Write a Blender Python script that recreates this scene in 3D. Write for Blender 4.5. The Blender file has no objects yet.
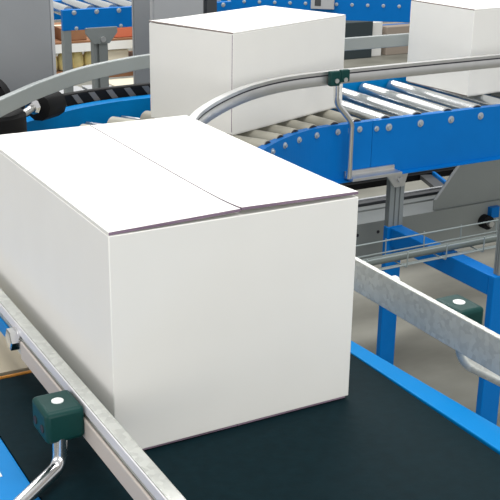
import bpy, bmesh, math, random
from mathutils import Vector, Matrix
random.seed(7)
scene = bpy.context.scene
COL = scene.collection
ZB = 1.08                      # height of the belt above the floor

# ------------------------------------------------------------------ camera
cam_d = bpy.data.cameras.new('camera')
cam = bpy.data.objects.new('camera', cam_d)
COL.objects.link(cam)
scene.camera = cam
cam_d.sensor_width = 36.0
cam_d.lens = 1057.44 / 500 * 36.0
cam_d.clip_start = 0.05
cam_d.clip_end = 200
yaw, pitch, roll = 0.5131, 0.3472, 0.0152
fw = Vector((math.sin(yaw) * math.cos(pitch), math.cos(yaw) * math.cos(pitch), -math.sin(pitch)))
rt = fw.cross(Vector((0, 0, 1))).normalized()
up = rt.cross(fw)
r2 = rt * math.cos(roll) + up * math.sin(roll)
u2 = up * math.cos(roll) - rt * math.sin(roll)
cam.matrix_world = Matrix(((r2.x, u2.x, -fw.x, -0.4853), (r2.y, u2.y, -fw.y, -1.2441),
                           (r2.z, u2.z, -fw.z, 0.8008 + ZB), (0, 0, 0, 1)))

# ------------------------------------------------------------------ world, lights, exposure
w = bpy.data.worlds.new('world')
scene.world = w
w.use_nodes = True
bg = w.node_tree.nodes['Background']
bg.inputs['Color'].default_value = (0.985, 0.99, 1.0, 1)
bg.inputs['Strength'].default_value = 0.62


def area(name, loc, sx, sy, power, color=(1, 1, 1), rot=(0, 0, 0)):
    d = bpy.data.lights.new(name, 'AREA')
    d.shape = 'RECTANGLE'
    d.size = sx
    d.size_y = sy
    d.energy = power
    d.color = color
    o = bpy.data.objects.new(name, d)
    o.location = loc
    o.rotation_euler = rot
    COL.objects.link(o)
    return o


area('hall_light_near', (0.6, -0.4, 5.2), 4.0, 1.6, 135, (1, 0.99, 0.97))
area('hall_light_middle', (2.2, 4.2, 5.2), 6.0, 1.2, 260, (1, 0.99, 0.97))
area('hall_light_far', (3.5, 8.2, 5.2), 6.0, 1.2, 200, (1, 0.99, 0.97))
area('front_fill_light', (-0.6, -5.6, 2.1), 4.5, 2.2, 130, (1.0, 0.995, 0.95), (math.radians(88), 0, math.radians(-8)))  # added fill with no real source, brightens the carton fronts
area('left_fill_light', (-5.2, 0.2, 2.2), 5.0, 2.2, 78, (1.0, 0.97, 0.97), (math.radians(88), 0, math.radians(-90)))  # fill added on the left to lift the cartons' side faces

vs = scene.view_settings
vs.view_transform = 'Standard'
vs.look = 'None'
vs.gamma = 1
vs.use_curve_mapping = False
vs.exposure = 0.04


# ------------------------------------------------------------------ materials
def srgb(r, g, b):
    def f(c):
        c /= 255
        return c / 12.92 if c <= 0.04045 else ((c + 0.055) / 1.055) ** 2.4
    return (f(r), f(g), f(b), 1)


def mat(name, col, rough=0.5, metal=0.0, spec=0.5, noise=0.0, nscale=40, col2=None, bump=0.0,
        stretch=None, voronoi=False, coat=0.0):
    m = bpy.data.materials.new(name)
    m.use_nodes = True
    nt = m.node_tree
    b = nt.nodes['Principled BSDF']
    b.inputs['Base Color'].default_value = col
    b.inputs['Roughness'].default_value = rough
    b.inputs['Metallic'].default_value = metal
    b.inputs['Specular IOR Level'].default_value = spec
    b.inputs['Coat Weight'].default_value = coat
    if noise > 0 or bump > 0 or col2:
        tc = nt.nodes.new('ShaderNodeTexCoord')
        mp = nt.nodes.new('ShaderNodeMapping')
        nt.links.new(tc.outputs['Object'], mp.inputs['Vector'])
        if stretch:
            mp.inputs['Scale'].default_value = stretch
        if voronoi:
            n = nt.nodes.new('ShaderNodeTexVoronoi')
            n.inputs['Scale'].default_value = nscale
            sep = nt.nodes.new('ShaderNodeSeparateColor')
            nt.links.new(n.outputs['Color'], sep.inputs['Color'])
            out = sep.outputs['Red']
        else:
            n = nt.nodes.new('ShaderNodeTexNoise')
            n.inputs['Scale'].default_value = nscale
            n.inputs['Detail'].default_value = 6
            out = n.outputs['Fac']
        nt.links.new(mp.outputs['Vector'], n.inputs['Vector'])
        ramp = nt.nodes.new('ShaderNodeValToRGB')
        ramp.color_ramp.elements[0].position = 0.3 if not voronoi else 0.0
        ramp.color_ramp.elements[1].position = 0.7 if not voronoi else 1.0
        c2 = col2 if col2 else tuple(c * (1 - noise) for c in col[:3]) + (1,)
        ramp.color_ramp.elements[0].color = c2
        ramp.color_ramp.elements[1].color = col
        nt.links.new(out, ramp.inputs['Fac'])
        nt.links.new(ramp.outputs['Color'], b.inputs['Base Color'])
        if bump > 0:
            bp = nt.nodes.new('ShaderNodeBump')
            bp.inputs['Strength'].default_value = bump
            bp.inputs['Distance'].default_value = 0.002
            nt.links.new(out, bp.inputs['Height'])
            nt.links.new(bp.outputs['Normal'], b.inputs['Normal'])
    return m


M = {}
M['card'] = mat('white_cardboard', (0.80, 0.793, 0.758, 1), 0.75, spec=0.25, noise=0.025, nscale=9)
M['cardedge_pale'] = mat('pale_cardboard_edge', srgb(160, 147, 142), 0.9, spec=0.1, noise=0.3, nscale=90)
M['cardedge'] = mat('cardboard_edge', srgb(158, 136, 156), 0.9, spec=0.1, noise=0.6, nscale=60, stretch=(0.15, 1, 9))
M['belt'] = mat('rubber_belt', srgb(10, 33, 39), 0.62, spec=0.06, noise=0.22, nscale=60, bump=0.25)
M['blue'] = mat('blue_paint', srgb(0, 109, 188), 0.38, spec=0.15, noise=0.06, nscale=12)
M['bluebright'] = mat('bright_blue_paint', srgb(0, 124, 194), 0.45, spec=0.1, noise=0.05, nscale=14)
M['galv'] = mat('galvanised_steel', (0.60, 0.615, 0.58, 1), 0.46, 0.6, noise=0.2, nscale=110, voronoi=True, bump=0.04)
M['steel'] = mat('satin_steel', (0.62, 0.62, 0.61, 1), 0.36, 0.85, noise=0.08, nscale=20)
M['rodchrome'] = mat('polished_rod', (0.8, 0.8, 0.8, 1), 0.16, 1.0)
M['zinc'] = mat('zinc_roller', (0.66, 0.68, 0.68, 1), 0.22, 0.95)
M['plroller'] = mat('grey_plastic_roller', srgb(168, 165, 152), 0.42, spec=0.4)
M['beige'] = mat('beige_plastic', srgb(196, 186, 176), 0.5)
M['slot'] = mat('dark_slot', srgb(38, 36, 46), 0.7)
M['green'] = mat('dark_green_plastic', srgb(16, 60, 57), 0.45, spec=0.2, noise=0.1, nscale=80)
M['cap'] = mat('pale_cap', srgb(228, 232, 230), 0.4)
M['black'] = mat('black_rubber', srgb(12, 12, 14), 0.7, spec=0.25)
M['darkgrey'] = mat('dark_grey_steel', srgb(70, 72, 74), 0.5, 0.2)
M['grey'] = mat('grey_paint', srgb(137, 140, 143), 0.55, noise=0.06, nscale=6)
M['leg'] = mat('grey_leg_profile', srgb(132, 138, 138), 0.45, 0.2)
M['lightgrey'] = mat('light_grey_paint', srgb(176, 178, 180), 0.5, noise=0.04, nscale=5)
M['plate'] = mat('bare_steel_plate', srgb(140, 145, 142), 0.5, 0.1, noise=0.05, nscale=8)
M['floor'] = mat('concrete_floor', srgb(142, 141, 131), 0.6, spec=0.25, noise=0.0, nscale=1.6, col2=srgb(106, 105, 96),
                 stretch=(1, 1.8, 1))
M['wall'] = mat('white_wall', srgb(236, 238, 240), 0.8, noise=0.03, nscale=2)
M['transfer'] = mat('beige_steel', srgb(190, 180, 158), 0.45, 0.1, noise=0.1, nscale=9)
M['orange'] = mat('orange_edge', srgb(206, 140, 60), 0.5)
M['red'] = mat('orange_red_card', srgb(204, 110, 78), 0.7)
M['brown'] = mat('brown_card', srgb(150, 106, 74), 0.8, noise=0.2, nscale=12)
M['yellow'] = mat('pale_yellow_sack', srgb(242, 228, 160), 0.7, noise=0.2, nscale=16)
M['hazy'] = mat('yellow_tape', srgb(222, 190, 30), 0.5)
M['cream'] = mat('cream_board', srgb(214, 206, 186), 0.7)
M['paleblue'] = mat('pale_blue_plastic', srgb(166, 190, 212), 0.5)
M['bin'] = mat('dark_bin_plastic', srgb(44, 56, 60), 0.5)
M['white'] = mat('white_paint', srgb(228, 228, 224), 0.5)
M['wire'] = mat('zinc_wire', (0.36, 0.41, 0.40, 1), 0.45, 0.5)
M['railgrey'] = mat('grey_rail', srgb(152, 158, 157), 0.45, 0.3)
M['barsgrey'] = mat('grey_bar', srgb(108, 106, 104), 0.6)
M['boltgrey'] = mat('dull_bolt_steel', srgb(176, 184, 190), 0.4, 0.5)
M['palestrip'] = mat('pale_strip', srgb(214, 212, 214), 0.4)
M['palebrown'] = mat('pale_brown_card', srgb(158, 146, 134), 0.8)
M['cable'] = mat('grey_cable', srgb(104, 112, 108), 0.6)


# ------------------------------------------------------------------ builders
class MB:
    def __init__(self):
        self.bm = bmesh.new()

    def box(self, x0, x1, y0, y1, z0, z1, mi=0):
        b = self.bm
        v = [b.verts.new((x, y, z)) for z in (z0, z1) for y in (y0, y1) for x in (x0, x1)]
        for f in ((0, 2, 3, 1), (4, 5, 7, 6), (0, 1, 5, 4), (2, 6, 7, 3), (0, 4, 6, 2), (1, 3, 7, 5)):
            b.faces.new([v[i] for i in f]).material_index = mi
        return self

    def bar(self, a, c, wid, hei):
        """rectangular bar from a to c, wid sideways, hei in height"""
        a, c = Vector(a), Vector(c)
        d = (c - a).normalized()
        s = d.cross(Vector((0, 0, 1)))
        if s.length < 1e-4:
            s = Vector((1, 0, 0))
        s.normalize()
        h = s.cross(d)
        rings = []
        for p in (a, c):
            rings.append([self.bm.verts.new(p + s * (i * wid / 2) + h * (j * hei / 2)) for i, j in ((-1, -1), (1, -1), (1, 1), (-1, 1))])
        for i in range(4):
            self.bm.faces.new((rings[0][i], rings[0][(i + 1) % 4], rings[1][(i + 1) % 4], rings[1][i]))
        self.bm.faces.new(rings[0][::-1])
        self.bm.faces.new(rings[1])
        return self

    def prism(self, pts, axis, a0, a1):
        def P(p, a):
            return (a, p[0], p[1]) if axis == 'x' else (p[0], a, p[1]) if axis == 'y' else (p[0], p[1], a)
        r0 = [self.bm.verts.new(P(p, a0)) for p in pts]
        r1 = [self.bm.verts.new(P(p, a1)) for p in pts]
        n = len(pts)
        for i in range(n):
            self.bm.faces.new((r0[i], r0[(i + 1) % n], r1[(i + 1) % n], r1[i]))
        self.bm.faces.new(r0[::-1])
        self.bm.faces.new(r1)
        return self

    def sweep(self, path, prof):
        """horizontal path of (x, y); closed profile of (offset to the left, z)"""
        n = len(path)
        rings = []
        for i in range(n):
            p = Vector(path[i])
            d0 = (Vector(path[i]) - Vector(path[i - 1])).normalized() if i > 0 else None
            d1 = (Vector(path[i + 1]) - Vector(path[i])).normalized() if i < n - 1 else None
            d = ((d0 or d1) + (d1 or d0)).normalized()
            nn = Vector((-d.y, d.x))
            k = 1 / max(0.5, nn.dot(Vector((-(d0 or d1).y, (d0 or d1).x))))
            rings.append([self.bm.verts.new((p.x + nn.x * o * k, p.y + nn.y * o * k, z)) for o, z in prof])
        m = len(prof)
        for i in range(n - 1):
            for j in range(m):
                self.bm.faces.new((rings[i][j], rings[i][(j + 1) % m], rings[i + 1][(j + 1) % m], rings[i + 1][j]))
        self.bm.faces.new(rings[0][::-1])
        self.bm.faces.new(rings[-1])
        return self

    def tube(self, pts, r, n=12):
        pts = [Vector(p) for p in pts]
        rings = []
        prev = None
        for i, p in enumerate(pts):
            d = Vector((0, 0, 0))
            if i > 0:
                d += (p - pts[i - 1]).normalized()
            if i < len(pts) - 1:
                d += (pts[i + 1] - p).normalized()
            d.normalize()
            if prev is None:
                s = d.cross(Vector((0, 0, 1)))
                if s.length < 1e-3:
                    s = d.cross(Vector((0, 1, 0)))
            else:
                s = prev - d * prev.dot(d)
            s.normalize()
            prev = s
            t = d.cross(s)
            rr = r[i] if isinstance(r, (list, tuple)) else r
            rings.append([self.bm.verts.new(p + s * rr * math.cos(a) + t * rr * math.sin(a)) for a in [2 * math.pi * k / n for k in range(n)]])
        for i in range(len(rings) - 1):
            for k in range(n):
                self.bm.faces.new((rings[i][k], rings[i][(k + 1) % n], rings[i + 1][(k + 1) % n], rings[i + 1][k]))
        self.bm.faces.new(rings[0][::-1])
        self.bm.faces.new(rings[-1])
        return self

    def build(self, name, m, parent=None, smooth=False, bevel=0.0, seg=2, local=False):
        bmesh.ops.recalc_face_normals(self.bm, faces=self.bm.faces[:])
        if not local:
            root = parent
            off = Vector((0, 0, ZB))
            while root is not None and root.parent is not None:
                root = root.parent
            if root is not None:
                off = off - root.location
            bmesh.ops.translate(self.bm, verts=self.bm.verts[:], vec=off)
        me = bpy.data.meshes.new(name)
        self.bm.to_mesh(me)
        self.bm.free()
        for mm in (m if isinstance(m, (list, tuple)) else [m]):
            me.materials.append(mm)
        o = bpy.data.objects.new(name, me)
        COL.objects.link(o)
        o.parent = parent
        if smooth:
            for p in me.polygons:
                p.use_smooth = True
            me.set_sharp_from_angle(angle=math.radians(38))
        if bevel > 0:
            b = o.modifiers.new('bevel', 'BEVEL')
            b.width = bevel
            b.segments = seg
            b.limit_method = 'ANGLE'
            b.angle_limit = math.radians(40)
            b.harden_normals = False
        return o


def tag(o, label, cat, group=None):
    o['label'] = label
    o['category'] = cat
    if group:
        o['group'] = group
    return o


def thing(name, label, cat, loc, group=None, rotz=0.0):
    """an Empty at the thing's base; loc is relative to belt height"""
    o = bpy.data.objects.new(name, None)
    COL.objects.link(o)
    o.empty_display_size = 0.05
    o.location = (loc[0], loc[1], loc[2] + ZB)
    o.rotation_euler = (0, 0, rotz)
    return tag(o, label, cat, group)


def struct(o):
    o['kind'] = 'structure'
    return o


def spline(pts, n=10):
    P = [Vector(p) for p in pts]
    P = [P[0] * 2 - P[1]] + P + [P[-1] * 2 - P[-2]]
    out = []
    for i in range(1, len(P) - 2):
        p0, p1, p2, p3 = P[i - 1:i + 3]
        for k in range(n):
            t = k / n
            out.append(0.5 * (2 * p1 + (p2 - p0) * t + (2 * p0 - 5 * p1 + 4 * p2 - p3) * t * t + (3 * p1 - p0 - 3 * p2 + p3) * t ** 3))
    out.append(P[-2])
    return out


def rounded(pts, r, n=6):
    """polyline with its inner corners rounded"""
    P = [Vector(p) for p in pts]
    out = [P[0]]
    for i in range(1, len(P) - 1):
        a = (P[i - 1] - P[i])
        b = (P[i + 1] - P[i])
        k = min(r, a.length * .48, b.length * .48)
        s = P[i] + a.normalized() * k
        e = P[i] + b.normalized() * k
        for j in range(n + 1):
            t = j / n
            out.append(s * (1 - t) ** 2 + P[i] * 2 * t * (1 - t) + e * t * t)
    out.append(P[-1])
    return out


def resample(path, fr):
    """points at the given fractions of a path's length"""
    L = [0]
    for i in range(1, len(path)):
        L.append(L[-1] + (path[i] - path[i - 1]).length)
    res = []
    for f in fr:
        t = f * L[-1]
        for i in range(1, len(L)):
            if L[i] >= t - 1e-9:
                break
        k = (t - L[i - 1]) / max(1e-9, L[i] - L[i - 1])
        res.append(path[i - 1].lerp(path[i], k))
    return res


FL = -ZB   # floor, relative to the belt

# ------------------------------------------------------------------ the setting
struct(MB().box(-7, 16, -6, 12, FL - 0.05, FL).build('floor', M['floor']))
struct(MB().box(-7, 16, 12, 12.2, FL, FL + 6).build('wall_back', M['wall']))

# ------------------------------------------------------------------ belt conveyor in the foreground
t = thing('belt_conveyor', 'blue-framed belt conveyor with dark rubber belt under the nearest white carton', 'conveyor', (0.19, -0.3, FL))
BX0, BX1, BY0, BY1 = -0.126, 0.499, -1.15, 0.345
pr = []
for k in range(13):
    a = -math.pi / 2 + math.pi * k / 12
    pr.append((BY1 - 0.03 + 0.03 * math.cos(a), -0.03 + 0.03 * math.sin(a)))
for k in range(13):
    a = math.pi / 2 + math.pi * k / 12
    pr.append((BY0 + 0.03 + 0.03 * math.cos(a), -0.03 + 0.03 * math.sin(a)))
MB().prism(pr, 'x', BX0, BX1).build('belt', M['belt'], t, smooth=True)
MB().box(BX0, -0.008, BY1 - 0.0172, BY1 - 0.0140, -0.004, 0.0006).build('edge_strip', M['orange'], t)['label'] = 'thin orange strip at the belt end'
MB().box(BX0, BX1, BY1 + 0.007, 0.70, -0.012, -0.004).build('transfer_plate', M['transfer'], t)
m = MB()
m.prism([(0.505, -1.15), (0.590, -1.15), (0.5535, -0.19), (0.5295, 0.18), (0.528, 0.70), (0.4995, 0.70), (0.4995, 0.18), (0.505, -0.19)], 'z', -0.19, 0.002)
f = m.build('side_frame', M['bluebright'], t, bevel=0.002)
f = MB().prism([(-0.205, -0.19), (-0.128, -0.19), (-0.128, 0.002), (-0.205, 0.002)], 'y', -1.15, 0.70).build('side_frame', M['bluebright'], t, bevel=0.002)
MB().box(-0.172, -0.157, 0.028, 0.052, 0.0021, 0.0032).build('sticker', M['white'], f)['label'] = 'small white sticker'
for y in (-0.95, 0.45):
    for x in (-0.19, 0.505):
        lg = MB().box(x - 0.012, x + 0.025, y - 0.03, y + 0.03, FL + 0.012, -0.19).build('leg', M['blue'], t, bevel=0.003)
        MB().box(x - 0.035, x + 0.045, y - 0.04, y + 0.04, FL, FL + 0.012).build('foot_plate', M['darkgrey'], lg)
    MB().box(-0.165, 0.49, y - 0.02, y + 0.02, -0.5, -0.46).build('cross_beam', M['blue'], t)


# ------------------------------------------------------------------ guide rails of the belt conveyor
def clamp_block(parent, c, side, sz=(0.056, 0.062, 0.042), tilt=0.0, capr=0.0085):
    """green clamp gripping the rail; side = outward direction of x"""
    x, y, z = c
    a, b, h = sz[0] / 2, sz[1] / 2, sz[2] / 2
    m = MB()
    prof = [(-a, -h), (a, -h), (a, h), (-a, h)]
    m.prism([(x + p, z + q) for p, q in prof], 'y', y - b, y + b)
    o = m.build('clamp', M['green'], parent, bevel=0.007, seg=3, smooth=True)
    o['label'] = 'dark green plastic clamp'
    MB().tube([(x, y, z + h - 0.002), (x, y, z + h + 0.0012), (x, y, z + h + 0.0022)], [capr, capr, capr * 0.8], 20).build('cap', M['cap'], o, smooth=True)['label'] = 'round pale cap'
    for q in (-0.45, 0.45):
        MB().tube([(x + side * (a - 0.001), y + q * b, z - h * 0.2), (x + side * (a + 0.0012), y + q * b, z - h * 0.2)], 0.006, 12).build('screw', M['slot'], o, smooth=True)
    return o


def rail_profile(x_in, x_out, z0, z1):
    """C profile with its slot on the x_out side"""
    s = 1 if x_out > x_in else -1
    d = s * 0.008
    zs0, zs1 = z0 + (z1 - z0) * 0.616, z0 + (z1 - z0) * 0.6875
    return [(x_in, z0), (x_out, z0), (x_out, zs0), (x_out - d, zs0), (x_out - d, zs1), (x_out, zs1), (x_out, z1), (x_in, z1)], zs0


# left
t = thing('guide_rail', 'straight galvanised guide rail crossing the lower left, beige strip on its side', 'rail', (-0.045, -0.2, 0.06))
pf, zs = rail_profile(-0.034, -0.0535, 0.064, 0.12)
MB().prism(pf, 'y', -1.1, 0.72).build('rail_profile', M['galv'], t, bevel=0.0025, seg=2)
MB().box(-0.0585, -0.0537, -1.1, 0.246, 0.066, 0.097).build('slide_strip', M['beige'], t, bevel=0.002)['label'] = 'beige plastic slide strip'
MB().box(-0.0505, -0.0462, -1.1, 0.72, 0.0988, 0.1022).build('slot', M['slot'], t)
MB().box(-0.0560, -0.0537, -1.1, 0.72, 0.1035, 0.1190).build('upper_strip', M['palestrip'], t, bevel=0.001)['label'] = 'pale upper edge strip'
MB().box(-0.0580, -0.0537, 0.305, 0.72, 0.068, 0.0925).build('joint_plate', M['bluebright'], t, bevel=0.001)['label'] = 'blue joint plate'
b = MB().tube([(-0.0537, 0.268, 0.093), (-0.059, 0.268, 0.093)], 0.019, 20).build('bolt', M['rodchrome'], t, smooth=True)
b['label'] = 'shiny hexagonal bolt'
MB().tube([(-0.059, 0.268, 0.093), (-0.070, 0.268, 0.093), (-0.0712, 0.268, 0.093)], [0.0185, 0.0185, 0.015], 6).build('bolt_head', M['rodchrome'], b)
clamp_block(t, (-0.0855, -0.013, 0.0945), -1, (0.056, 0.064, 0.048))
rod = rounded([(-0.0915, -0.034, 0.080), (-0.0955, -0.040, 0.034), (-0.1675, -0.096, 0.030), (-0.225, -0.145, 0.029), (-0.235, -0.155, -0.10)], 0.018, 8)
MB().tube(rod, 0.0105, 16).build('bracket_rod', M['rodchrome'], t, smooth=True)
MB().tube([(-0.235, -0.155, -0.10), (-0.215, -0.155, -0.10)], 0.012, 12).build('rod_foot', M['steel'], t, smooth=True)
t.location += Vector((0.0095, 0.030, -0.014))

# right
t = thing('guide_rail', 'straight galvanised guide rail on the right side of the dark belt', 'rail', (0.60, -0.2, 0.05))
pf, zs = rail_profile(0.588, 0.599, 0.0575, 0.12)
MB().prism(pf, 'y', -1.1, 0.72).build('rail_profile', M['galv'], t, bevel=0.0025, seg=2)
MB().box(0.5922, 0.5970, -1.1, 0.72, 0.0972, 0.1010).build('slot', M['slot'], t)
clamp_block(t, (0.630, 0.016, 0.0955), 1, (0.054, 0.072, 0.044), capr=0.0105)
MB().tube([(0.599, 0.165, 0.107), (0.610, 0.165, 0.107), (0.614, 0.165, 0.107), (0.6155, 0.165, 0.107)], [0.0105, 0.0105, 0.008, 0.006], 18).build('bolt', M['cap'], t, smooth=True)['label'] = 'pale bolt head behind the rail'
rod = rounded([(0.632, 0.012, 0.076), (0.634, -0.002, 0.014), (0.70, -0.030, -0.024), (0.80, -0.09, -0.09), (0.82, -0.10, -0.215), (0.60, -0.10, -0.235), (0.53, -0.10, -0.235)], 0.024, 8)
MB().tube(rod, 0.0110, 16).build('bracket_rod', M['galv'], t, smooth=True)
MB().box(0.515, 0.545, -0.12, -0.08, -0.245, -0.1905).build('rod_foot', M['steel'], t)


# ------------------------------------------------------------------ cartons
def carton(label, loc, rotz, W, L, H, lift=(0.0, 0.004, 0.004, 0.002), edge='cardedge', seam=False):
    t = thing('cardboard_carton', label, 'carton', loc, 'white cardboard cartons on the conveyors', rotz)
    th = 0.0042
    top = H - th
    m = MB()
    e = 0.004
    m.box(0, W, 0, L, 0.005, top - 0.0008)
    m.build('body', M['card'], t, local=True, bevel=0.0015, seg=2, smooth=True)

    def flap(x0, x1, l0, l1, up=True):
        m = MB()
        nx, ny = 10, 30
        b = m.bm
        zz = top if up else 0.0005
        g = {}
        for k in (0, 1):
            for i in range(nx + 1):
                for j in range(ny + 1):
                    u, v = i / nx, j / ny
                    y = L * (v ** 2)
                    amp = l0 + (l1 - l0) * u
                    dz = amp * math.exp(-y / 0.05) if up else 0
                    ya = 0.0006 + y * (1 - 0.0012 / L) if up else 0.004 + y * (1 - 0.008 / L)
                    g[k, i, j] = b.verts.new((x0 + (x1 - x0) * u, ya, zz + k * th + dz))
        for i in range(nx):
            for j in range(ny):
                for k in (0, 1):
                    fc = b.faces.new((g[k, i, j], g[k, i + 1, j], g[k, i + 1, j + 1], g[k, i, j + 1]))
                    fc.material_index = 0
        for i in range(nx):
            for j in (0, ny):
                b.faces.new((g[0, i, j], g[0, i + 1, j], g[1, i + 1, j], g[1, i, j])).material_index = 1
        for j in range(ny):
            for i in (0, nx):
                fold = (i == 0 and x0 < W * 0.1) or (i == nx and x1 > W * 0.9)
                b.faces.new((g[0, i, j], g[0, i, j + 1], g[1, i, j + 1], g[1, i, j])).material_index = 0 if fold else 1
        return m.build('top_flap' if up else 'bottom_flap', [M['card'], M[edge]], t, local=True)
    flap(0.0008, W / 2 - 0.0010, lift[0], lift[1])
    flap(W / 2 + 0.0010, W - 0.0008, lift[2], lift[3])
    if seam:
        MB().box(W - 0.0042, W - 0.0018, -0.0006, 0.002, 0.012, H - 0.008).build('corner_seam', M['cardedge'], t, local=True)['label'] = 'dark corner seam'
    flap(0.004, W / 2 - 0.0005, 0, 0, False)
    flap(W / 2 + 0.0005, W - 0.004, 0, 0, False)
    return t


carton('nearest and largest white carton, sitting on the dark belt', (0.0, 0, 0.0), 0, 0.4015, 0.5907, 0.3435, (0.0, 0.0050, 0.0065, 0.0035))
RZ = -0.028
a2 = math.atan2(0.219, 0.558) - math.pi / 2
W2, L2, H2 = 0.373, 0.628, 0.335
carton('white carton on the curve rollers, behind the nearest carton',
       (1.120 - W2 * math.cos(a2), 1.735 - W2 * math.sin(a2), RZ), a2, W2, L2, H2, (0.003, 0.0015, 0.0015, 0.0), 'cardedge_pale', True)
W3 = 0.352
a3 = math.radians(-84.7)
carton('white carton at the upper right, cut off by the picture edge',
       (2.245 - W3 * math.cos(a3), 1.898 - W3 * math.sin(a3), RZ), a3, W3, L2, H2, (0.0, 0.0, 0.0, 0.0), 'cardedge_pale')

# ------------------------------------------------------------------ roller conveyors
inner_curve = spline([(0.62, 0.76), (0.665, 0.96), (0.755, 1.17), (0.88, 1.345), (1.01, 1.47), (1.15, 1.58), (1.265, 1.663), (1.385, 1.727), (1.50, 1.754), (1.70, 1.76)], 8)
outer_curve = spline([(-0.03, 0.76), (0.00, 1.10), (0.10, 1.45), (0.26, 1.78), (0.47, 2.06), (0.66, 2.20), (0.84, 2.285), (1.03, 2.325), (1.30, 2.332), (1.70, 2.332)], 8)
IN_PF = [(-0.020, -0.247), (0.03, -0.247), (0.03, -0.243), (0.004, -0.243), (0.004, -0.044), (0.028, -0.044), (0.028, -0.04), (0.0, -0.04), (0.0, -0.241), (-0.020, -0.243)]
OUT_PF = [(0.0, -0.247), (0.004, -0.247), (0.004, -0.014), (0.05, -0.014), (0.05, -0.06), (0.054, -0.06), (0.054, -0.010), (0.0, -0.010)]


def bolt(parent, p, d, r=0.009):
    p, d = Vector(p), Vector(d).normalized()
    MB().tube([p, p + d * 0.002, p + d * 0.003, p + d * 0.008], [r * 1.25, r * 1.25, r * 0.8, r * 0.7], 12).build('bolt', M['boltgrey'], parent, smooth=True)


def roller(parent, a, b, ra, rb, m, short=0.012):
    """roller between frame points a and b with dark end caps, its top level"""
    a, b = Vector(a), Vector(b)
    d = (b - a).normalized()
    a1, b1 = a + d * 0.012, b - d * short
    Lr = (b - a).length
    ra, rb = ra + (rb - ra) * 0.012 / Lr, ra + (rb - ra) * (1 - short / Lr)
    o = MB().tube([a1, a1 + d * 0.0015, b1 - d * 0.0015, b1], [ra - 0.002, ra, rb, rb - 0.002], 28).build('roller', m, parent, smooth=True)
    MB().tube([a1 - d * 0.004, a1 - d * 0.0003], ra * 0.88, 18).build('end_cap', M['slot'], o, smooth=True)
    MB().tube([a + d * 0.003, a1 - d * 0.0042], 0.007, 8).build('axle', M['steel'], o, smooth=True)
    MB().tube([b1 + d * 0.0003, b1 + d * 0.004], rb * 0.78, 18).build('end_cap', M['slot'], o, smooth=True)
    MB().tube([b1 + d * 0.0042, b - d * 0.001], 0.007, 8).build('axle', M['steel'], o, smooth=True)


t = thing('roller_conveyor', 'blue curved roller conveyor with beige-grey rollers behind the nearest carton', 'conveyor', (1.0, 1.7, FL))
fr_in = MB().sweep(inner_curve, IN_PF).build('inner_frame', M['blue'], t)
fr_out = MB().sweep(outer_curve, OUT_PF).build('outer_frame', M['bluebright'], t)
N = 17
fr = [(k + 0.55) / (N + 0.15) for k in range(N)]
pi_, po_ = resample(inner_curve, fr), resample(outer_curve, fr)
for k in range(N):
    a, b = pi_[k], po_[k]
    d = (b - a).normalized()
    ra, rb = 0.028, 0.040
    roller(t, (a.x + d.x * 0.008, a.y + d.y * 0.008, RZ - ra - 0.0005), (b.x - d.x * 0.003, b.y - d.y * 0.003, RZ - rb - 0.0005), ra, rb, M['plroller'], 0.115)
    bolt(fr_in, (a.x, a.y, RZ - 0.036), (-d.x, -d.y, 0))
for (x, y) in ((0.70, 0.97), (0.06, 1.19), (1.42, 2.345), (1.16, 1.62)):
    lg = MB().box(x - 0.03, x + 0.03, y - 0.03, y + 0.03, FL + 0.01, -0.247).build('leg', M['leg'], t, bevel=0.003)
    MB().box(x - 0.05, x + 0.05, y - 0.05, y + 0.05, FL, FL + 0.01).build('foot_plate', M['darkgrey'], lg)

t = thing('roller_conveyor', 'straight blue roller conveyor with shiny steel rollers at the right', 'conveyor', (2.5, 2.05, FL))
XS0, XS1 = 1.702, 3.36
fr_in = MB().sweep([(XS0, 1.76), (XS1, 1.76)], IN_PF).build('inner_frame', M['blue'], t)
MB().sweep([(XS0, 2.332), (XS1, 2.332)], OUT_PF).build('outer_frame', M['bluebright'], t)
for k in range(11):
    x = 1.768 + 0.142 * k
    roller(t, (x, 1.768, RZ - 0.0305), (x, 2.330, RZ - 0.0305), 0.03, 0.03, M['zinc'])
    bolt(fr_in, (x + 0.004, 1.76, RZ - 0.042), (0, -1, 0), 0.011)
bolt(fr_in, (1.718, 1.76, -0.07), (0, -1, 0), 0.008)
for (x, y) in ((3.25, 1.79), (3.25, 2.35)):
    lg = MB().box(x - 0.035, x + 0.035, y - 0.03, y + 0.03, FL + 0.01, -0.247).build('leg', M['leg'], t, bevel=0.003)
    MB().box(x - 0.055, x + 0.055, y - 0.05, y + 0.05, FL, FL + 0.01).build('foot_plate', M['darkgrey'], lg)

# support stand under the straight conveyor
t = thing('support_stand', 'grey and blue two-legged support stand under the straight roller conveyor', 'stand', (1.83, 1.5, FL))


def ribbed(x0, x1, y0, y1):
    """leg section with two shallow grooves on its front and side"""
    a, b = x1 - x0, y1 - y0
    g = 0.005
    P = [(x0, y0)]
    for c in (0.33, 0.67):
        P += [(x0 + a * (c - .06), y0), (x0 + a * (c - .06), y0 + g), (x0 + a * (c + .06), y0 + g), (x0 + a * (c + .06), y0)]
    P += [(x1, y0), (x1, y1), (x0, y1)]
    for c in (0.67, 0.33):
        P += [(x0, y0 + b * (c + .06)), (x0 + g, y0 + b * (c + .06)), (x0 + g, y0 + b * (c - .06)), (x0, y0 + b * (c - .06))]
    return P


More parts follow.
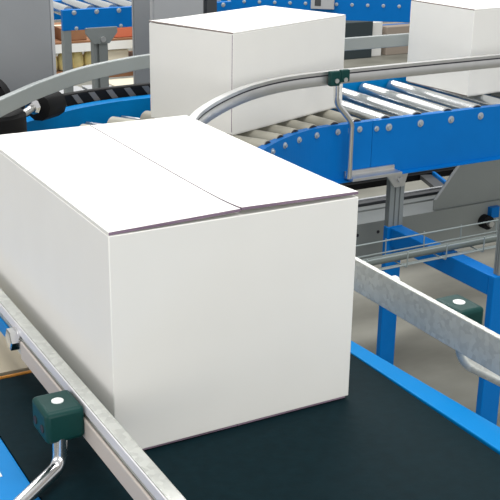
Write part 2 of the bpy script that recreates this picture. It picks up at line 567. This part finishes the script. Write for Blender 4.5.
MB().prism(ribbed(1.802, 1.866, 1.766, 1.792), 'z', -0.455, -0.2475).build('upper_leg', M['leg'], t)
lg = MB().box(1.797, 1.868, 1.762, 1.790, FL + 0.012, -0.4555).build('lower_leg', M['blue'], t, bevel=0.004)
MB().box(1.75, 1.90, 1.72, 1.86, FL, FL + 0.012).build('foot_plate', M['darkgrey'], lg)
MB().prism(ribbed(1.828, 1.890, 1.19, 1.215), 'z', -0.455, -0.12).build('upper_leg', M['leg'], t)
lg = MB().box(1.808, 1.888, 1.185, 1.215, FL + 0.012, -0.4555).build('lower_leg', M['blue'], t, bevel=0.004)
MB().box(1.76, 1.92, 1.13, 1.28, FL, FL + 0.012).build('foot_plate', M['darkgrey'], lg)
MB().box(1.810, 1.868, 1.2155, 1.7615, -0.53, -0.458).build('cross_beam', M['blue'], t, bevel=0.003)
br = MB().prism([(1.700, -0.2355), (1.758, -0.2355), (1.758, -0.2100), (1.748, -0.2100), (1.748, -0.2240), (1.700, -0.2240)], 'x', 1.585, 1.80).build('bracket', M['steel'], t, bevel=0.001)
MB().prism([(1.775, -0.249), (1.872, -0.249), (1.856, -0.300), (1.812, -0.300)], 'y', 1.757, 1.7655).build('gusset', M['steel'], t)
MB().tube([(1.834, 1.757, -0.272), (1.834, 1.747, -0.272)], 0.011, 12).build('bolt', M['steel'], t, smooth=True)

# guide rails of the roller conveyors
t = thing('guide_rail', 'curved steel guide rail passing in front of the middle carton', 'rail', (1.6, 1.74, 0.1))
path = spline([(0.62, 0.85), (0.645, 1.02), (0.70, 1.19), (0.792, 1.338), (0.922, 1.475), (1.071, 1.596), (1.195, 1.668), (1.321, 1.713), (1.45, 1.732), (1.60, 1.741), (1.816, 1.747), (2.27, 1.755), (3.3, 1.765)], 8)
RP = [(0.012, 0.112), (-0.010, 0.112), (-0.012, 0.118), (-0.012, 0.138), (-0.010, 0.143), (0.000, 0.143), (0.000, 0.148), (-0.010, 0.148), (-0.010, 0.158), (0.012, 0.158)]
MB().sweep(path, RP).build('rail_profile', M['steel'], t, smooth=True)
MB().sweep(path, [(-0.0095, 0.1435), (-0.0095, 0.1475), (-0.0005, 0.1475), (-0.0005, 0.1435)]).build('slot', M['slot'], t)
for (x, y) in ((1.513, 1.713), (3.0, 1.735)):
    c = MB().box(x - 0.040, x - 0.002, y - 0.016, y + 0.005, 0.112, 0.162).box(x + 0.004, x + 0.040, y - 0.012, y + 0.006, 0.122, 0.164).box(x - 0.003, x + 0.006, y - 0.010, y + 0.005, 0.116, 0.156)
    c = c.build('clamp', M['green'], t, bevel=0.005, seg=3, smooth=True)
    c['label'] = 'dark green plastic clamp'
    for sx, yy in ((-0.016, y - 0.016), (0.022, y - 0.012)):
        MB().tube([(x + sx, yy + 0.001, 0.130), (x + sx, yy - 0.003, 0.130)], 0.008, 14).build('screw', M['steel'], c, smooth=True)
    rod = rounded([(x - 0.006, y, 0.114), (x - 0.004, y - 0.002, 0.052), (x + 0.062, 1.712, -0.020), (x + 0.062, 1.712, -0.2235)], 0.02, 8)
    MB().tube(rod, 0.0105, 14).build('bracket_rod', M['rodchrome'], t, smooth=True)
    if x > 2:
        MB().box(x + 0.04, x + 0.085, 1.70, 1.759, -0.235, -0.2242).build('rod_foot', M['steel'], t)

t = thing('guide_rail', 'outer curved grey guide rail arching behind the middle carton', 'rail', (1.0, 2.25, 0.1))
path = spline([(-0.06, 0.82), (-0.03, 1.07), (0.08, 1.38), (0.225, 1.605), (0.368, 1.773), (0.459, 1.874), (0.558, 1.978), (0.756, 2.149), (0.945, 2.254), (1.08, 2.304), (1.30, 2.334), (1.70, 2.336), (2.265, 2.341), (3.3, 2.346)], 8)
MB().sweep(path, [(-0.011, 0.105), (0.011, 0.105), (0.011, 0.156), (-0.011, 0.156)]).build('rail_profile', M['railgrey'], t, bevel=0.003, smooth=True)
for (x, y) in ((1.45, 2.366), (3.1, 2.375)):
    c = MB().box(x - 0.03, x + 0.03, y - 0.018, y + 0.012, 0.108, 0.153).build('clamp', M['green'], t, bevel=0.005, smooth=True)
    MB().tube([(x, y, 0.109), (x, y, -0.0095)], 0.0085, 12).build('bracket_rod', M['rodchrome'], t, smooth=True)

# ------------------------------------------------------------------ drive at the outer edge of the curve
t = thing('drive_chain', 'black drive band with slanted grey bars along the outer blue frame', 'drive', (0.8, 2.42, -0.1))
path = spline([(0.50, 2.175), (0.60, 2.252), (0.72, 2.318), (0.88, 2.372), (1.05, 2.392), (1.30, 2.397), (1.65, 2.397)], 8)
band = MB().sweep(path, [(0.0, -0.09), (0.03, -0.09), (0.03, 0.028), (0.0, 0.028)]).build('band', M['black'], t, bevel=0.006)
pts = resample(path, [0.12 + 0.062 * k for k in range(14)])
pts2 = resample(path, [0.12 + 0.062 * k - 0.022 for k in range(14)])
for p, q in zip(pts, pts2):
    d = (p - q).normalized()
    n = Vector((-d.y, d.x))
    m = MB()
    a = [q - n * 0.0012, q + d * 0.026 - n * 0.0012, p + d * 0.026 - n * 0.0012, p - n * 0.0012]
    f0 = [m.bm.verts.new((v.x, v.y, z)) for v, z in zip(a, (0.022, 0.022, -0.012, -0.012))]
    f1 = [m.bm.verts.new((v.x + n.x * 0.001, v.y + n.y * 0.001, z)) for v, z in zip(a, (0.022, 0.022, -0.012, -0.012))]
    for i in range(4):
        m.bm.faces.new((f0[i], f0[(i + 1) % 4], f1[(i + 1) % 4], f1[i]))
    m.bm.faces.new(f0)
    m.bm.faces.new(f1[::-1])
    m.build('bar', M['barsgrey'], t)
for x, y in ((0.72, 2.338), (1.45, 2.412)):
    MB().box(x - 0.012, x + 0.012, y - 0.002, y + 0.022, FL, -0.091).build('support_post', M['darkgrey'], t)

t = thing('drive_motor', 'black round drive motor with a silver nut at the left picture edge', 'motor', (0.36, 2.05, FL))
MB().tube([(0.385, 1.93, 0.0), (0.385, 1.93, 0.008), (0.385, 1.93, 0.075), (0.385, 1.93, 0.085)], [0.098, 0.104, 0.104, 0.095], 32).build('housing', M['black'], t, smooth=True)
MB().tube([(0.385, 1.93, 0.0855), (0.385, 1.93, 0.097)], [0.03, 0.026], 16).build('hub', M['darkgrey'], t, smooth=True)
MB().tube([(0.475, 1.975, 0.045), (0.545, 2.045, 0.055)], 0.012, 10).build('shaft', M['steel'], t, smooth=True)
MB().tube([(0.546, 2.046, 0.058), (0.556, 2.056, 0.060), (0.572, 2.072, 0.060)], [0.02, 0.028, 0.02], 8).build('shaft_nut', M['rodchrome'], t, smooth=True)
MB().tube([(0.575, 2.075, 0.05), (0.58, 2.08, 0.05), (0.66, 2.145, 0.046), (0.665, 2.15, 0.046)], [0.036, 0.046, 0.046, 0.04], 10).build('gearbox', M['black'], t, smooth=True)
MB().box(0.27, 0.33, 1.985, 2.02, FL, -0.0005).build('pedestal', M['darkgrey'], t, bevel=0.004)
MB().tube([(0.470, 2.345, 0.025), (0.500, 2.385, 0.025)], 0.09, 28).build('pulley', M['black'], t, smooth=True)
MB().box(0.49, 0.52, 2.392, 2.42, FL, 0.04).build('pulley_post', M['darkgrey'], t)

# ------------------------------------------------------------------ lower conveyor and tray beneath
t = thing('lower_conveyor', 'grey steel conveyor frame running low beneath the straight roller conveyor', 'conveyor', (2.4, 2.4, FL))
fc = MB().prism([(2.0, -0.70), (2.05, -0.70), (2.05, -0.695), (2.006, -0.695), (2.006, -0.525), (2.05, -0.525), (2.05, -0.52), (2.0, -0.52)], 'x', 1.3, 3.5).build('front_channel', M['plate'], t)
for x, z in ((1.83, -0.565), (1.93, -0.565), (2.9, -0.56)):
    MB().tube([(x, 2.0005, z), (x, 1.9985, z)], 0.007, 12).build('bolt_hole', M['slot'], fc)
MB().box(1.3, 3.5, 2.052, 2.14, -0.535, -0.525).build('deck_strip', M['plate'], t)
MB().box(1.3, 3.5, 2.145, 2.19, -0.565, -0.52).build('deck_rail', M['plate'], t, bevel=0.003)
MB().box(1.3, 3.5, 2.236, 2.250, -0.60, -0.507).build('edge_rail', M['lightgrey'], t)
MB().box(1.3, 3.5, 2.20, 2.235, -0.60, -0.512).build('dark_beam', M['darkgrey'], t)
MB().box(1.3, 3.5, 2.80, 2.84, -0.665, -0.635).build('rear_tube', M['black'], t)
MB().box(1.3, 3.5, 2.86, 2.88, -0.66, -0.50).build('rear_plate', M['plate'], t)
MB().bar((2.52, 2.24, -0.58), (2.80, 2.80, -0.65), 0.06, 0.02).build('brace', M['darkgrey'], t)
MB().bar((2.57, 2.24, -0.575), (2.85, 2.80, -0.64), 0.014, 0.02).build('brace', M['blue'], t)['label'] = 'narrow blue brace'
MB().prism([(2.215, -0.5195), (2.215, -0.474), (2.45, -0.19), (2.62, -0.19), (2.72, -0.30), (3.3, -0.36), (3.3, -0.5195)], 'y', 2.012, 2.018).build('side_panel', M['plate'], t, bevel=0.001)
MB().prism([(2.213, -0.474), (2.225, -0.474), (2.461, -0.190), (2.449, -0.190)], 'y', 2.0085, 2.0118).build('panel_edge_highlight', M['lightgrey'], t)['label'] = 'painted highlight along the panel edge'  # pale strip painted as the highlight on the panel's sloping edge
for x in (1.34, 3.40):
    for y in (2.026, 2.82):
        MB().box(x - 0.025, x + 0.025, y - 0.018, y + 0.018, FL, -0.701 if y < 2.5 else -0.666).build('leg', M['leg'], t)
    MB().box(x - 0.02, x + 0.02, 2.05, 2.80, -0.73, -0.702).build('cross_beam', M['leg'], t)
MB().tube([(2.48, 1.9995, -0.60), (2.48, 1.965, -0.60)], 0.03, 20).build('idler_pulley', M['black'], t, smooth=True)
MB().tube([(2.48, 1.9645, -0.60), (2.48, 1.945, -0.60)], 0.014, 6).build('idler_nut', M['steel'], t)
MB().box(2.50, 2.55, 1.975, 1.9995, -0.585, -0.54).build('idler_bracket', M['blue'], t)

t = thing('cable_tray', 'zinc wire mesh cable tray crossing below the blue conveyor side', 'tray', (1.9, 1.44, -0.455))
x0, x1 = 1.05, 2.6
for y, z in ((1.38, -0.400), (1.38, -0.440), (1.42, -0.4535), (1.46, -0.4535), (1.50, -0.435), (1.50, -0.392)):
    MB().tube([(x0, y, z), (x1, y, z)], 0.0026, 6).build('long_wire', M['wire'], t)
k = 0
x = 1.10
while x < x1:
    MB().tube(rounded([(x, 1.3775, -0.392), (x, 1.3775, -0.449), (x, 1.50, -0.449), (x, 1.5025, -0.386)], 0.008, 3), 0.0024, 6).build('cross_wire', M['wire'], t)
    x += 0.165
for xx in (1.2, 2.5):
    MB().box(xx - 0.02, xx + 0.02, 1.42, 1.46, FL, -0.4565).build('support_post', M['leg'], t)
tag(MB().tube([(1.06, 1.44, -0.4315), (2.59, 1.44, -0.4315)], 0.0145, 14).build('cable', M['cable'], None, smooth=True),
    'thick grey cable lying in the wire mesh tray', 'cable')

# ------------------------------------------------------------------ machines and posts behind
t = thing('machine_column', 'broad flat grey machine column at the upper left corner', 'machine', (0.45, 2.75, FL))
MB().box(0.05, 0.815, 2.60, 2.90, FL + 0.04, 0.62).build('housing', M['grey'], t, bevel=0.004)
MB().box(0.816, 0.828, 2.602, 2.898, FL + 0.04, 0.615).build('edge_trim', M['lightgrey'], t)
MB().box(0.08, 0.79, 2.63, 2.87, FL, FL + 0.04).build('plinth', M['darkgrey'], t)
t = thing('steel_post', 'narrow grey upright post just left of the middle carton', 'post', (1.36, 3.04, FL))
MB().box(1.322, 1.396, 3.0, 3.03, FL + 0.012, 0.62).build('shaft', M['grey'], t, bevel=0.003)
MB().box(1.318, 1.3215, 3.012, 3.018, FL + 0.012, 0.62).build('edge_trim', M['lightgrey'], t)
MB().box(1.28, 1.44, 2.96, 3.12, FL, FL + 0.012).build('foot_plate', M['darkgrey'], t)
t = thing('control_cabinet', 'light grey cabinet behind the top left of the middle carton', 'cabinet', (1.8, 3.75, FL))
MB().box(1.67, 1.955, 3.6, 3.66, FL + 0.06, 0.6).build('housing', M['lightgrey'], t, bevel=0.004)
MB().box(1.68, 1.945, 3.594, 3.5995, FL + 0.1, 0.57).build('door', M['lightgrey'], t, bevel=0.001)
MB().box(1.68, 1.945, 3.605, 3.655, FL, FL + 0.06).build('plinth', M['darkgrey'], t)
MB().box(1.975, 2.03, 3.6, 3.65, FL, 0.6).build('side_post', M['darkgrey'], t)

# far conveyor at the left
t = thing('roller_conveyor', 'small blue roller conveyor seen between the grey column and post', 'conveyor', (1.9, 4.7, FL))
ff = MB().box(1.527, 2.6, 4.50, 4.53, -0.078, 0.036).build('front_frame', M['blue'], t, bevel=0.002)
MB().box(1.40, 2.6, 4.95, 4.98, -0.078, 0.036).build('rear_frame', M['blue'], t, bevel=0.002)
for k in range(8):
    x = 1.575 + 0.135 * k
    MB().tube([(x, 4.535, 0.020), (x, 4.945, 0.020)], 0.032, 16).build('roller', M['zinc'], t, smooth=True)
    bolt(ff, (x + 0.02, 4.50, 0.02), (0, -1, 0), 0.011)
    if k % 2 == 0:
        bolt(ff, (x + 0.03, 4.50, -0.068), (0, -1, 0), 0.009)
MB().box(1.528, 1.575, 4.502, 4.545, FL, -0.0785).build('leg', M['leg'], t, bevel=0.003)
MB().prism([(1.655, -0.068), (1.845, -0.068), (1.845, -0.10), (1.795, -0.16), (1.70, -0.16), (1.655, -0.10)], 'y', 4.480, 4.4995).build('gusset', M['leg'], t, bevel=0.002)
MB().prism([(1.705, 4.50), (1.722, 4.50), (1.722, 4.515), (1.738, 4.515), (1.738, 4.50), (1.785, 4.50), (1.785, 4.55), (1.705, 4.55)], 'z', FL, -0.0785).build('leg', M['leg'], t)
MB().tube([(1.755, 4.4795, -0.135), (1.755, 4.470, -0.135)], 0.016, 12).build('bolt', M['steel'], t, smooth=True)
for x in (1.945, 2.5):
    MB().box(x - 0.02, x + 0.02, 4.94, 4.985, FL, -0.0785).build('leg', M['leg'], t)
MB().box(2.5, 2.55, 4.502, 4.545, FL, -0.0785).build('leg', M['leg'], t)

# far conveyor at the top
A, B = Vector((2.30, 5.36)), Vector((4.75, 3.50))
d = (B - A).normalized()
n = Vector((-d.y, d.x))
t = thing('roller_conveyor', 'blue roller conveyor crossing behind the tops of the two rear cartons', 'conveyor', (3.6, 4.6, FL))
ff = MB().sweep([A, B], [(0, -0.12), (0.03, -0.12), (0.03, 0.075), (0, 0.075)]).build('front_frame', M['blue'], t, bevel=0.002)
MB().sweep([A + n * 0.5, B + n * 0.5], [(0, -0.12), (0.03, -0.12), (0.03, 0.075), (0, 0.075)]).build('rear_frame', M['blue'], t, bevel=0.002)
L = (B - A).length
k = 0
while 0.08 + 0.135 * k < L - 0.05:
    p = A + d * (0.08 + 0.135 * k)
    a, b = p + n * 0.036, p + n * 0.494
    MB().tube([(a.x, a.y, 0.058), (b.x, b.y, 0.058)], 0.03, 14).build('roller', M['zinc'], t, smooth=True)
    k += 1
for k in range(30):
    p = A + d * (0.06 + 0.1 * k)
    bolt(ff, (p.x, p.y, -0.02), (-n.x, -n.y, 0), 0.009)
for s in (0.12, 0.88):
    for o in (0.015, 0.515):
        p = A.lerp(B, s) + n * o
        MB().box(p.x - 0.03, p.x + 0.03, p.y - 0.03, p.y + 0.03, FL, -0.1205).build('leg', M['leg'], t)
p = Vector((3.32, 4.60))
p = A + d * ((p - A).dot(d)) - n * 0.0005
m = MB().sweep([p - d * 0.075, p + d * 0.075], [(-0.03, -0.05), (0, -0.05), (0, 0.035), (-0.03, 0.035)]).build('sensor_box', M['lightgrey'], t, bevel=0.003)
m['label'] = 'grey sensor box'
MB().sweep([p - d * 0.05, p - d * 0.01], [(-0.0315, -0.03), (-0.0301, -0.03), (-0.0301, 0.01), (-0.0315, 0.01)]).build('sensor_face', M['darkgrey'], m)

# ------------------------------------------------------------------ storage rack and goods far at the left
t = thing('storage_rack', 'white storage rack with brown boards far behind the left blue conveyor', 'rack', (2.6, 6.8, FL))
for x in (1.75, 3.25):
    for y in (6.45, 7.15):
        MB().box(x - 0.03, x + 0.03, y - 0.03, y + 0.03, FL, 0.3).build('upright', M['white'], t)
for y in (6.45, 7.15):
    MB().box(1.785, 3.215, y - 0.03, y + 0.03, -0.535, -0.47).build('beam', M['white'], t)
    MB().box(1.785, 3.215, y - 0.03, y + 0.03, -0.75, -0.705).build('beam', M['brown'], t)['label'] = 'brown lower beam'
MB().box(1.785, 3.215, 6.42, 7.18, -0.4695, -0.455).build('shelf_board', M['brown'], t)
MB().box(1.785, 3.215, 6.42, 7.18, -0.7045, -0.69).build('shelf_board', M['brown'], t)


def simple(name, label, cat, x0, x1, y0, y1, z0, z1, m, group=None, lid=None, bev=0.006):
    t = thing(name, label, cat, ((x0 + x1) / 2, (y0 + y1) / 2, z0), group)
    MB().box(x0, x1, y0, y1, z0, z1).build('body', m, t, bevel=bev)
    if lid:
        MB().box(x0 - 0.002, x1 + 0.002, (y0 + y1) / 2 - 0.03, (y0 + y1) / 2 + 0.03, z1 + 0.0003, z1 + 0.002).build('tape', lid, t)
    return t


simple('storage_box', 'orange-red box on the upper rack shelf, right end', 'box', 2.63, 2.95, 6.46, 6.8, -0.4545, -0.37, M['red'], None, M['cream'])
simple('storage_box', 'brown box on the upper rack shelf beside the grey gusset', 'box', 2.20, 2.40, 6.46, 6.8, -0.4545, -0.36, M['brown'], None, M['cream'])
simple('storage_box', 'brown box on the upper rack shelf next to the machine column', 'box', 1.95, 2.14, 6.46, 6.8, -0.4545, -0.33, M['brown'], None, M['cream'])
for i, x in enumerate((2.03, 2.135, 2.24, 2.345, 2.45)):
    h = 0.155 + 0.012 * (i % 2)
    tt = thing('sack', 'pale yellow sack in the row on the lower rack shelf', 'sack', (x, 6.55, -0.69), 'yellow sacks on the lower shelf')
    pts = [(0.020, 0.0), (0.044, 0.008), (0.050, 0.05), (0.047, 0.10), (0.034, h - 0.02), (0.020, h - 0.008)]
    m = MB()
    rings = []
    for r, z in pts:
        rings.append([m.bm.verts.new((x + r * math.cos(a), 6.55 + r * 1.2 * math.sin(a), -0.6895 + z)) for a in [2 * math.pi * q / 14 for q in range(14)]])
    for a, b in zip(rings, rings[1:]):
        for q in range(14):
            m.bm.faces.new((a[q], a[(q + 1) % 14], b[(q + 1) % 14], b[q]))
    m.bm.faces.new(rings[0][::-1])
    m.bm.faces.new(rings[-1])
    m.build('bag', M['yellow'], tt, smooth=True)
    MB().tube([(x, 6.55, -0.6895 + h - 0.0075), (x, 6.55, -0.6895 + h + 0.016)], [0.014, 0.022], 10).build('tied_neck', M['yellow'], tt, smooth=True)
simple('cream_box', 'large cream box on the lower rack shelf, right of the sacks', 'box', 2.53, 2.735, 6.45, 6.85, -0.6895, -0.545, M['cream'])
simple('cream_box', 'low cream crate on the floor in front of the rack', 'box', 2.45, 2.80, 6.0, 6.3, FL, -0.74, M['cream'])
t = thing('marker_post', 'yellow and black striped marker post near the left grey post', 'post', (2.77, 6.3, FL))
MB().box(2.752, 2.792, 6.34, 6.38, FL, -0.45).build('post', M['hazy'], t)
for k in range(6):
    z = -0.95 + 0.085 * k
    MB().box(2.7505, 2.7935, 6.3385, 6.3815, z, z + 0.035).build('stripe', M['slot'], t)
for i, (x, y, m, lb) in enumerate(((2.00, 5.75, 'paleblue', 'pale blue crate on the floor beside the left conveyor leg'), (2.22, 5.75, 'white', 'white crate on the floor left of the conveyor gusset leg'))):
    t = thing('plastic_crate', lb, 'crate', (x, y, FL))
    b = MB().box(x - 0.09, x + 0.09, y - 0.12, y + 0.12, FL, FL + 0.02)
    for k in range(3):
        z = FL + 0.02 + k * 0.12
        b.box(x - 0.09, x + 0.09, y - 0.12, y - 0.11, z + 0.03, z + 0.12).box(x - 0.09, x + 0.09, y + 0.11, y + 0.12, z + 0.03, z + 0.12)
        b.box(x - 0.09, x - 0.08, y - 0.11, y + 0.11, z + 0.03, z + 0.12).box(x + 0.08, x + 0.09, y - 0.11, y + 0.11, z + 0.03, z + 0.12)
    for sx in (-1, 1):
        for sy in (-1, 1):
            b.box(x + sx * 0.085 - 0.006, x + sx * 0.085 + 0.006, y + sy * 0.115 - 0.006, y + sy * 0.115 + 0.006, FL + 0.02, FL + 0.39)
    b.build('basket', M[m], t)
    MB().box(x - 0.095, x + 0.095, y - 0.125, y + 0.125, FL + 0.391, FL + 0.40).build('rim', M['lightgrey'], t)
t = thing('guard_railing', 'low pale grey guard railing behind the black drive band', 'railing', (2.4, 5.3, FL))
for z in (-0.61, -0.70):
    MB().box(2.02, 2.62, 5.29, 5.32, z - 0.016, z + 0.016).build('rail', M['paleblue'], t)
for x in (2.03, 2.32, 2.61):
    MB().box(x - 0.012, x + 0.012, 5.3205, 5.345, FL, -0.59).build('post', M['lightgrey'], t)

# goods on the floor behind the top conveyor
simple('storage_bin', 'dark green bin on the floor behind the gap between the rear cartons', 'bin', 5.75, 6.14, 7.95, 8.3, FL, -0.70, M['bin'])
simple('storage_box', 'white box on the floor right of the dark bin', 'box', 6.16, 6.30, 8.0, 8.3, FL, -0.72, M['white'])
simple('storage_box', 'brown box on the floor by the upper right carton', 'box', 6.36, 6.75, 8.0, 8.3, FL, -0.78, M['palebrown'], None, M['blue'])
